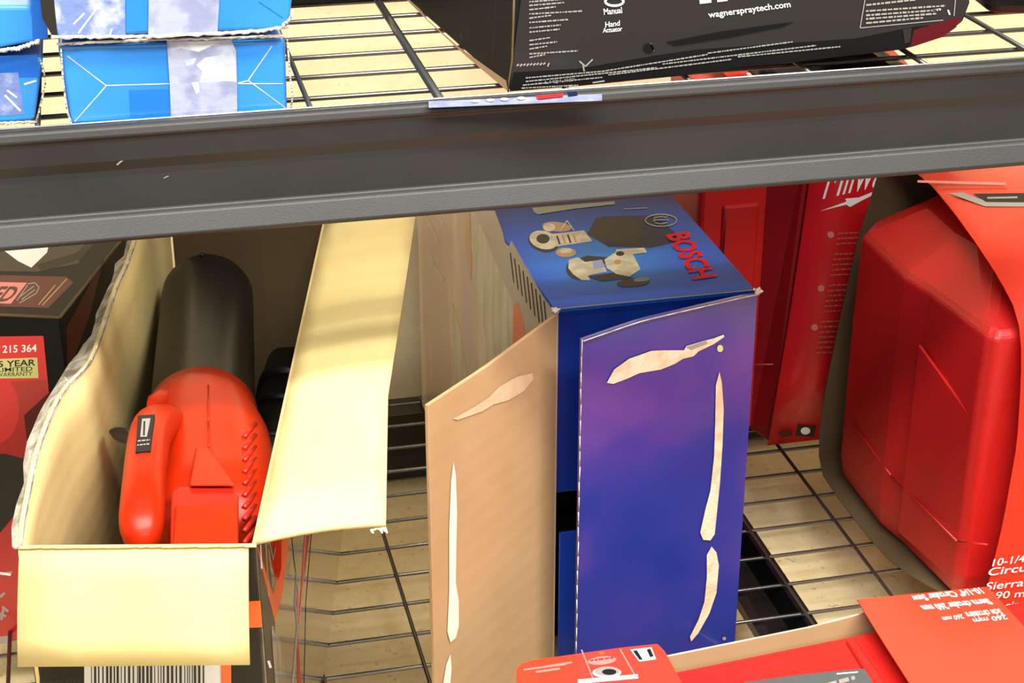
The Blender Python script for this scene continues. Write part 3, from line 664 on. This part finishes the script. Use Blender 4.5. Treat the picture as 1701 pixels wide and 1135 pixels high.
rf = strip('right_front_flap', top, bot, M['violet'], rc, n=1, t=.0035, smooth=False)
n_ = rfp[1]
pr = Print((rfp[0]+n_*.0045, n_))
pr.poly([(1008, 636), (1020, 614), (1045, 596), (1082, 583), (1100, 582), (1136, 582), (1140, 575), (1170, 566), (1186, 562), (1202, 556), (1203, 560), (1185, 572), (1160, 584), (1152, 592), (1135, 596), (1120, 605), (1098, 614), (1062, 620), (1040, 630), (1018, 638)], M['scar'])
pr.poly([(1138, 577), (1172, 566), (1176, 571), (1148, 582)], M['grey'])
pr.poly([(1195, 618), (1199, 636), (1202, 680), (1200, 740), (1196, 800), (1190, 860), (1187, 888), (1180, 898), (1168, 897), (1163, 885), (1172, 845), (1180, 815), (1186, 760), (1188, 700), (1189, 640)], M['scar'])
pr.poly([(1182, 908), (1190, 918), (1194, 940), (1190, 985), (1178, 1020), (1160, 1052), (1148, 1066), (1146, 1058), (1160, 1030), (1170, 1000), (1174, 960), (1174, 922)], M['scar'])
pr.blob(1196, 579, 5, 6, M['green']); pr.blob(1203, 1061, 3, 3, M['grey'])
pr.build('glue_scar', rf, 'cream torn glue marks on violet blue print')
rods('worn_edge', [(rT+n_*.004+(rB-rT)*(i/24)+Vector((random.uniform(-.0004, .0004), 0, 0)), rT+n_*.004+(rB-rT)*((i+1)/24), .0005) for i in range(24)], M['paper'], rf, n=6)
rods('worn_edge', [(top[i]+n_*.003, top[i+1]+n_*.003, .0006) for i in range(13)], M['paper'], rf, n=6)
# worn corners of the box
rods('worn_edge', [(FL+Uz+Vector((.003, -.0003, 0)), FR+Uz+Vector((0, -.0003, 0)), .0006)], M['grey'], rc, n=6)
for c in (FL, FR):
    rods('frayed_corner', [(c+Uz+Vector((random.uniform(-.003, .005), random.uniform(-.004, .002), random.uniform(-.004, .001))), c+Uz+Vector((random.uniform(-.003, .007), random.uniform(-.005, .001), random.uniform(-.003, .002))), .0010) for i in range(12)], M['scar_w'], rc, n=5)
# top print: two routers, emblem and the name
pt = Print((Vector((0, 0, RH)), Vector((0, 0, 1))))
K = M
pt.poly([(1000, 360), (1085, 358), (1120, 385), (1125, 402), (1080, 412), (1010, 410), (985, 395)], K['navy_d'])
pt.poly([(990, 362), (1050, 360), (1070, 385), (1060, 405), (1000, 402), (975, 390)], K['brown'])
alu = mat('aluminium_print', (190, 186, 160), .4, var=(226, 220, 196), vscale=60, vdetail=4); br_ = mat('bronze_print', (186, 142, 96), .4)
M['alu'] = alu; M['bronze'] = br_
pt.blob(903, 402, 26, 17, M['brown'], rot=.25); pt.blob(903, 399, 24, 15, alu, rot=.25); pt.blob(902, 397, 11, 8, M['brown'])
pt.blob(925, 377, 24, 8, br_, rot=.1); pt.blob(912, 378, 10, 7, alu)
pt.poly([(910, 390), (970, 383), (984, 401), (925, 410)], alu)
for i in range(4): pt.line((925+i*9, 392-i), (930+i*9, 406-i), 3, br_ if i % 2 else M['brown'])
pt.line((930, 384), (942, 367), 1.6, alu); pt.line((942, 367), (954, 384), 1.6, alu)
pt.blob(940, 420, 17, 8, br_); pt.blob(940, 417, 11, 4.5, alu)
pt.poly([(945, 437), (975, 425), (1010, 428), (1012, 438), (960, 442)], M['brown'])
pt.blob(960, 448, 20, 17, M['brown'], rot=.3); pt.poly([(945, 432), (960, 428), (972, 436), (1000, 432), (1008, 452), (978, 458), (980, 466), (966, 466), (952, 456), (944, 446)], alu)
pt.poly([(984, 434), (1000, 433), (1005, 445), (986, 448)], mat('pale_blue_print', (140, 160, 222), .4))
pt.poly([(975, 460), (1030, 452), (1050, 462), (1000, 468)], M['brown'])
pt.poly([(1004, 432), (1022, 420), (1052, 424), (1064, 448), (1046, 460), (1024, 456), (1008, 446)], alu)
pt.poly([(1020, 424), (1024, 415), (1070, 412), (1075, 420), (1044, 424)], alu); pt.blob(1026, 436, 6, 4, br_); pt.blob(1030, 422, 7, 4, M['brown'])
pt.blob(1052, 470, 28, 7, M['brown'], rot=-.08); pt.blob(1066, 465, 14, 3.5, mat('teal_print', (70, 110, 110), .4), rot=-.1)
pt.poly([(887, 353), (884, 346), (1020, 335), (1022, 340), (950, 348), (893, 357)], mat('olive_grey_print', (110, 124, 112), .4))
pt.line((1035, 348), (1075, 346), 1.5, M['grey'])
pt.ring(1098, 367, 27, 11, 2.2, M['grey'], 30); pt.ring(1098, 367, 13, 7, 1.8, M['grey'], 20); pt.line((1088, 367), (1108, 366), 2, M['grey']); pt.line((1087, 361), (1088, 373), 2, M['grey']); pt.line((1108, 360), (1109, 372), 2, M['grey'])
nred = mat('neon_red_print', (222, 12, 30), .6, spec=.1)
pt.text('BOSCH', (1107, 391), (1154, 466), (1142, 386), nred, .035)
pt.build('top_print', rc, 'red maker name, ring emblem and two printed routers')
pt = Print((FL, nl))
pt.poly([(800, 350), (822, 350), (835, 385), (842, 415), (850, 400), (918, 520), (915, 600), (855, 600), (852, 500), (785, 350)], mat('taupe_print', (168, 150, 142), .3, coat=.5))
pale = mat('pale_streak_print', (196, 188, 164), .25, coat=.6, var=(172, 158, 130), vscale=50, stretch=(1, 1, .15), vdetail=4)
pt.poly([(787, 348), (853, 505), (856, 600), (820, 660), (806, 560), (790, 470), (782, 400)], pale)
pt.poly([(752, 500), (764, 540), (772, 600), (790, 700), (762, 700), (754, 610)], pale)
for a, b, w in (((711, 362), (730, 408), 3.5), ((728, 360), (738, 375), 3), ((712, 420), (737, 468), 3.2), ((714, 380), (722, 392), 2.5)): pt.line(a, b, w, pale)
pt.poly([(772, 350), (780, 350), (784, 430), (782, 470), (774, 420)], mat('tan_orange_print', (196, 134, 82), .3, coat=.5))
pt.poly([(853, 508), (862, 503), (872, 545), (876, 590), (860, 600), (851, 600)], M['orangeprint'])
for i in range(9): x = 848+i*7; pt.line((x, 420+i*10), (x+6, 470+i*11), 1.8, M['taupe'] if 'taupe' in M else M['brown'])
pt.build('side_print', rc, 'mauve side print with pale streaks and an orange corner')

# ---------------------------------------------------------------- tool case behind the router carton
c2 = thing('tool_case', (.78, 1.93, 0), 'upright red tool case with printed red sleeve behind the blue router carton', 'tool case', 'red tool cases')
hexa('case_body', [(.662, 1.872, 0), (.80, 1.872, 0), (.80, 2.01, 0), (.662, 2.01, 0)], [(.662, 1.872, .45), (.78, 1.872, .462), (.78, 2.01, .462), (.662, 2.01, .45)], M['red'], c2, bevel=.010, segs=4)
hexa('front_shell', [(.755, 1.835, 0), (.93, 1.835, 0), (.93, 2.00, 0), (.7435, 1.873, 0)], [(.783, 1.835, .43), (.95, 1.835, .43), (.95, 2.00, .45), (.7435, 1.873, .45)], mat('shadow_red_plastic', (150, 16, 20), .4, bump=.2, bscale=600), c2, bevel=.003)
box('latch_recess', .690, .735, 1.866, 1.875, .20, .31, M['red'], c2, bevel=.003)
rods('hinge_slot', [((.6925, 1.868, .235), (.6935, 1.868, .305), .0022)], M['darkred'], c2)
rods('shell_seam', [(P(1250, 606, Y=1.868), P(1308, 605, Y=1.832), .0008)], M['pinkgrey'], c2)
box('carry_handle', .70, .86, 1.80, 1.862, .48, .50, M['rubber'], c2, bevel=.006)
sl = [P(1275, 740, Y=1.826), P(1292, 640, Y=1.826), P(1312, 520, Y=1.826), P(1330, 400, Y=1.826), P(1344, 300, Y=1.826), P(1356, 200, Y=1.826), P(1362, 120, Y=1.85)]
sr = [Vector((.93, p.y, p.z)) for p in sl]
sr[0] = P(1404, 730, Y=1.826)+Vector((.06, 0, 0)); sr[0].z = .0015
sl[0].z = .0015
strip('printed_sleeve', sl, sr, M['redsleeve2'], c2, n=2, t=.0012)
p2 = Print((Vector((0, 1.8244, 0)), Vector((0, -1, 0))))
p2.text('Milwaukee', (1366, 331), (1545, 290), (1384, 270), M['white'])
p2.poly([(1361, 351), (1406, 335), (1404, 330), (1427, 328), (1476, 308), (1462, 324), (1458, 320), (1430, 334), (1412, 344), (1406, 340)], M['white'])
fl_ = M['dim']
for bx, by in ((1380, 390), (1364, 479), (1353, 544)): p2.blob(bx, by, 5.5, 5.5, M['pinkgrey'])
for i in range(24):
    y = 388+i*8.6
    if i in (3, 9, 16): continue
    x0 = 1392-(y-388)*.19; x1 = 1450-(y-388)*.10
    p2.micro((x0, y), (x1-(6 if i % 3 else 0), y-2.5), 3.2, fl_, i)
p2.build('sleeve_print', c2, 'white script maker name with lightning bolt and faint text'); p2 = Print((Vector((0, 1.8244, 0)), Vector((0, -1, 0))))
p2.blob(1305, 720, 12, 6, M['darkred']); p2.poly([(1325, 706), (1356, 708), (1352, 726), (1321, 724)], M['black']); p2.blob(1338, 716, 8, 6, M['white'])
p2.build('sleeve_badge', c2, 'small black and white badge with a dark red oval')
mi_ = Print((Vector((0, 1.872, .4665)), Vector((0, 0, 1))))
strip('sleeve_top_card', [Vector((.690, 1.862, .4655)), Vector((.690, 2.0, .4655))], [Vector((.775, 1.862, .4655)), Vector((.775, 2.0, .4655))], M['redsleeve'], c2, t=.001)
mi_.text('Mi', (1252, 146), (1306, 140), (1240, 122), M['white'], .03); mi_.build('top_print', c2, 'white maker name start on the red card')

# ---------------------------------------------------------------- large tool case, right
c3 = thing('tool_case', (.95, 1.6, 0), 'large red circular saw case with wraparound sleeve at the right frame edge', 'tool case', 'red tool cases')
R_ = 1.16
def L3(y): return .812
# outline rows: list of horizontal sections going up; each from back-left round to the front-right
secs = []
def sec(z, xs, yb, yf, inset):
    # back-left, back chamfer, left, front-left, front-right, back-right
    return [(xs+.03+inset, yb, z), (xs+inset, yb-.035, z), (xs-.002+inset, 1.60, z), (xs+.006+inset, 1.56, z), (xs+.016+inset, yf+.010+inset*.4, z), (xs+.024+inset, yf+inset*.4, z), (R_-inset, yf+inset*.4, z), (R_-inset, yb, z)]
secs = [sec(.0, .812, 1.735, 1.454, .012), sec(.014, .803, 1.75, 1.445, 0), sec(.04, .800, 1.755, 1.440, 0), sec(.22, .800, 1.755, 1.440, 0), sec(.318, .802, 1.755, 1.440, 0), sec(.326, .803, 1.75, 1.445, .004), sec(.366, .803, 1.71, 1.515, .052), sec(.372, .81, 1.70, 1.53, .064)]
n8 = 8; v = [p for s in secs for p in s]; f = []
for k in range(len(secs)-1):
    for i in range(n8): a = k*n8+i; b = k*n8+(i+1) % n8; f.append((a, b, b+n8, a+n8))
f += [tuple(range(n8-1, -1, -1)), tuple(range((len(secs)-1)*n8, len(secs)*n8))]
body = mesh('case_body', v, f, M['red'], c3, bevel=.003, segs=2)
# recessed side panel with its raised border
def sp_(y, z, d=0): return Vector((.7985+.0+d+(.016 if y < 1.53 else 0)*(1.53-y)/.06, y, z))
slab('side_panel', [Vector((.8005, 1.555, .03)), Vector((.8165, 1.450, .03)), Vector((.8165, 1.450, .224)), Vector((.8005, 1.555, .262))], (-1, -.13, 0), .004, M['red'], c3, bevel=.0015)
gr = [(P(1415, 702, X=.7975), P(1480, 790, X=.7995)), (P(1480, 790, X=.7995), P(1590, 900, X=.812)), (P(1590, 900, X=.812), P(1640, 905, X=.826))]
rods('moulded_rib', [(a, b, .0011) for a, b in gr], M['red'], c3)
# liner: raw inside of the sleeve behind and below the case
lp = [(.862, 1.70, .40), (.850, 1.745, .392), (.838, 1.768, .375), (.826, 1.776, .30), (.812, 1.778, .20), (.800, 1.777, .10), (.794, 1.772, .045), (.790, 1.758, .018), (.787, 1.735, .004), (.786, 1.68, .0012), (.786, 1.60, .0012), (.789, 1.55, .0012), (.800, 1.51, .0012), (.818, 1.470, .0012)]
strip('sleeve_liner', [Vector(p) for p in lp], [Vector((R_-.02, p[1], p[2])) for p in lp], M['kraft_dark'], c3, n=2, t=.0015)  # dark kraft carries the shadow behind the case in its colour
# sleeve: over the top, curving down the front
sp3 = [(.846, 1.71, .402), (.842, 1.64, .404), (.8395, 1.58, .396), (.8395, 1.53, .384), (.842, 1.48, .366), (.8455, 1.445, .345), (.847, 1.432, .322), (.849, 1.425, .28), (.851, 1.419, .21), (.846, 1.416, .12), (.836, 1.414, .03), (.832, 1.415, .0022), (.832, 1.44, .0022)]
sleeve = strip('printed_sleeve', resample([Vector(p) for p in sp3], 30), resample([Vector((R_+.004, p[1], p[2])) for p in sp3], 30), M['redsleeve'], c3, n=2, t=-.0012)
p3 = Print((Vector((0, 1.4515, .03)), Vector((0, -1, -.06)).normalized()))
p3.pl = (Vector((0, 1.4115, .03)), Vector((0, -1, 0)))
p3.text('10-1/4" Circular Saw', (1648, 941), (1830, 915), (1651, 929), M['white'], .012)
p3.text('Circular Saw', (1640, 957), (1790, 938), (1644, 944), M['white'], .012)
p3.text('Sierra circular de', (1636, 981), (1820, 960), (1640, 968), M['white'], .010)
p3.text('190 mm', (1644, 996), (1720, 990), (1647, 984), M['white'], .006); p3.text('circulaire 260 mm', (1668, 1012), (1830, 994), (1672, 1000), M['white'], .006)
p3.build('sleeve_print', c3, 'white product name in two languages')
p3 = Print((Vector((.9, 1.555, .3925)), Vector((0, -.2, 1)).normalized()))
p3.line((1524, 301.5), (1671, 305.5), 4, M['pinkgrey'])
p3.poly([(1576, 321), (1600, 320), (1640, 335), (1760, 336), (1760, 344), (1636, 343), (1600, 330)], M['grey']); p3.poly([(1616, 322), (1760, 320), (1760, 337), (1638, 336)], M['brown']); p3.line((1640, 329), (1690, 328), 3, M['grey'])
p3.build('top_print', c3, 'pale line and dark outlined badge')

# ---------------------------------------------------------------- tool case lying at the bottom right
c4 = thing('tool_case', (.58, 1.15, 0), 'red tool case lying flat at the bottom frame edge before the router carton', 'tool case', 'red tool cases')
zt = .130
ea, eb = P(1108, 1114, Z=zt), P(1440, 1047, Z=zt); ed = (eb-ea); ed.z = 0; ed.normalize(); en = Vector((ed.y, -ed.x, 0))   # towards the aisle
l0 = ea-ed*.155; 
def q(u, w, z): p = l0+ed*u+en*w; return Vector((p.x, p.y, z))
hexa('case_body', [q(0, .24, 0), q(.66, .24, 0), q(.66, .0, 0), q(0, .0, 0)], [q(.006, .235, zt), q(.655, .235, zt), q(.655, .0, zt), q(.006, .0, zt)], M['red'], c4, bevel=.008, segs=4)
# kraft liner standing behind it
bpts = [q(.02, -.012, .003), q(.40, -.012, .003), q(.40, -.016, zt+.016), q(.385, -.016, zt+.012), q(.36, -.015, zt+.007), q(.30, -.014, zt+.004), q(.0, -.012, zt+.004)]
slab('sleeve_liner', bpts, en, .0016, M['kraft'], c4)
rods('liner_edge', [(q(.0, -.0128, zt+.0045), q(.30, -.0148, zt+.0045), .0009), (q(.30, -.0148, zt+.0045), q(.36, -.0158, zt+.0075), .0009), (q(.36, -.0158, zt+.0075), q(.40, -.0168, zt+.0165), .0009)], M['scar'], c4)
tz = (Vector((0, 0, zt)), Vector((0, 0, 1)))
slab('handle_plate', [P(x, y, Z=zt+.003) for x, y in ((1235, 1132), (1330, 1119), (1434, 1109), (1446, 1114), (1470, 1150), (1500, 1230), (1240, 1230))], (0, 0, 1), .005, mat('slate_plastic', (78, 84, 86), .35, bump=.3, bscale=50), c4, bevel=.002)
slab('moulded_rib', [P(x, y, Z=zt+.004) for x, y in ((1404, 1060), (1420, 1057), (1520, 1200), (1490, 1200))], (0, 0, 1), .006, M['red'], c4, bevel=.003)
pr = Print((Vector((0, 0, zt+.003)), Vector((0, 0, 1)))); pr.micro((1376, 1138), (1420, 1126), 8, M['grey'], 3); pr.line((1390, 1120), (1425, 1117), 2, M['white']); pr.build('handle_marking', c4)
sz = zt+.006
def sheet(name, px, z, m, t=.0014):
    return slab(name, [P(x, y, Z=z) for x, y in px], (0, 0, 1), t, m, c4)
s1 = sheet('sleeve_end_card', [(857, 1128), (858, 1112), (866, 1103), (884, 1097), (1034, 1076), (1092, 1070), (1104, 1082), (1136, 1140), (1325, 1450), (968, 1480)], sz, M['redsleeve'])
pr = Print((Vector((0, 0, sz)), Vector((0, 0, 1))))
pr.line((966, 1080), (990, 1140), 2.2, M['pinkgrey']); pr.line((1030, 1079), (1058, 1128), 2.2, M['pinkgrey']); pr.line((960, 1133), (1060, 1124), 7, M['white'])
pr.line((870, 1113), (940, 1104), 3, M['pinkgrey']); pr.line((890, 1117), (930, 1111), 3.5, M['pinkgrey']); pr.line((905, 1108), (950, 1101), 3, M['pinkgrey'])
pr.blob(1000, 1098, 24, 7, M['pinkgrey'], rot=-.1); pr.micro((980, 1098), (1020, 1093), 3, M['redlabel'], 5)
pr.blob(1008, 1118, 24, 9, M['white']); pr.blob(1009, 1116, 21, 8, M['grey']); pr.blob(1012, 1117, 12, 5, M['black']); pr.blob(1000, 1086, 5, 3, M['orangeprint'])
pr.poly([(1047, 1080), (1082, 1076), (1090, 1096), (1062, 1100)], M['white']); pr.poly([(1051, 1082), (1058, 1081), (1068, 1097), (1062, 1097)], M['black']); pr.poly([(1074, 1080), (1080, 1078), (1086, 1091), (1080, 1093)], M['black'])
pr.build('card_print', s1, 'small round and square badges in white and black')
s2 = sheet('sleeve_card', [(1424, 996), (1640, 975), (1700, 1040), (2010, 1410), (1706, 1440), (1514, 1140), (1468, 1068)], sz+.012, M['redsleeve'])
pr = Print((Vector((0, 0, sz+.012)), Vector((0, 0, 1))))
# lettering read from the far side of the shelf: upside down from the aisle
pr.text('10-1/4" Circular Saw', (1626, 977), (1512, 991), (1636, 986), M['white'], .03)
pr.text('Sierra circular 260 mm', (1640, 995), (1528, 1007), (1651, 1004), M['white'], .03)
pr.text('Scie circulaire', (1660, 1012), (1602, 1018), (1668, 1022), M['white'], .02); pr.text('260 mm', (1598, 1021), (1564, 1026), (1602, 1028), M['white'], .02)
pr.text('260 mm', (1670, 1022), (1615, 1029), (1675, 1029), M['white'], .02)
pr.build('card_print', s2, 'white product lettering, upside down')
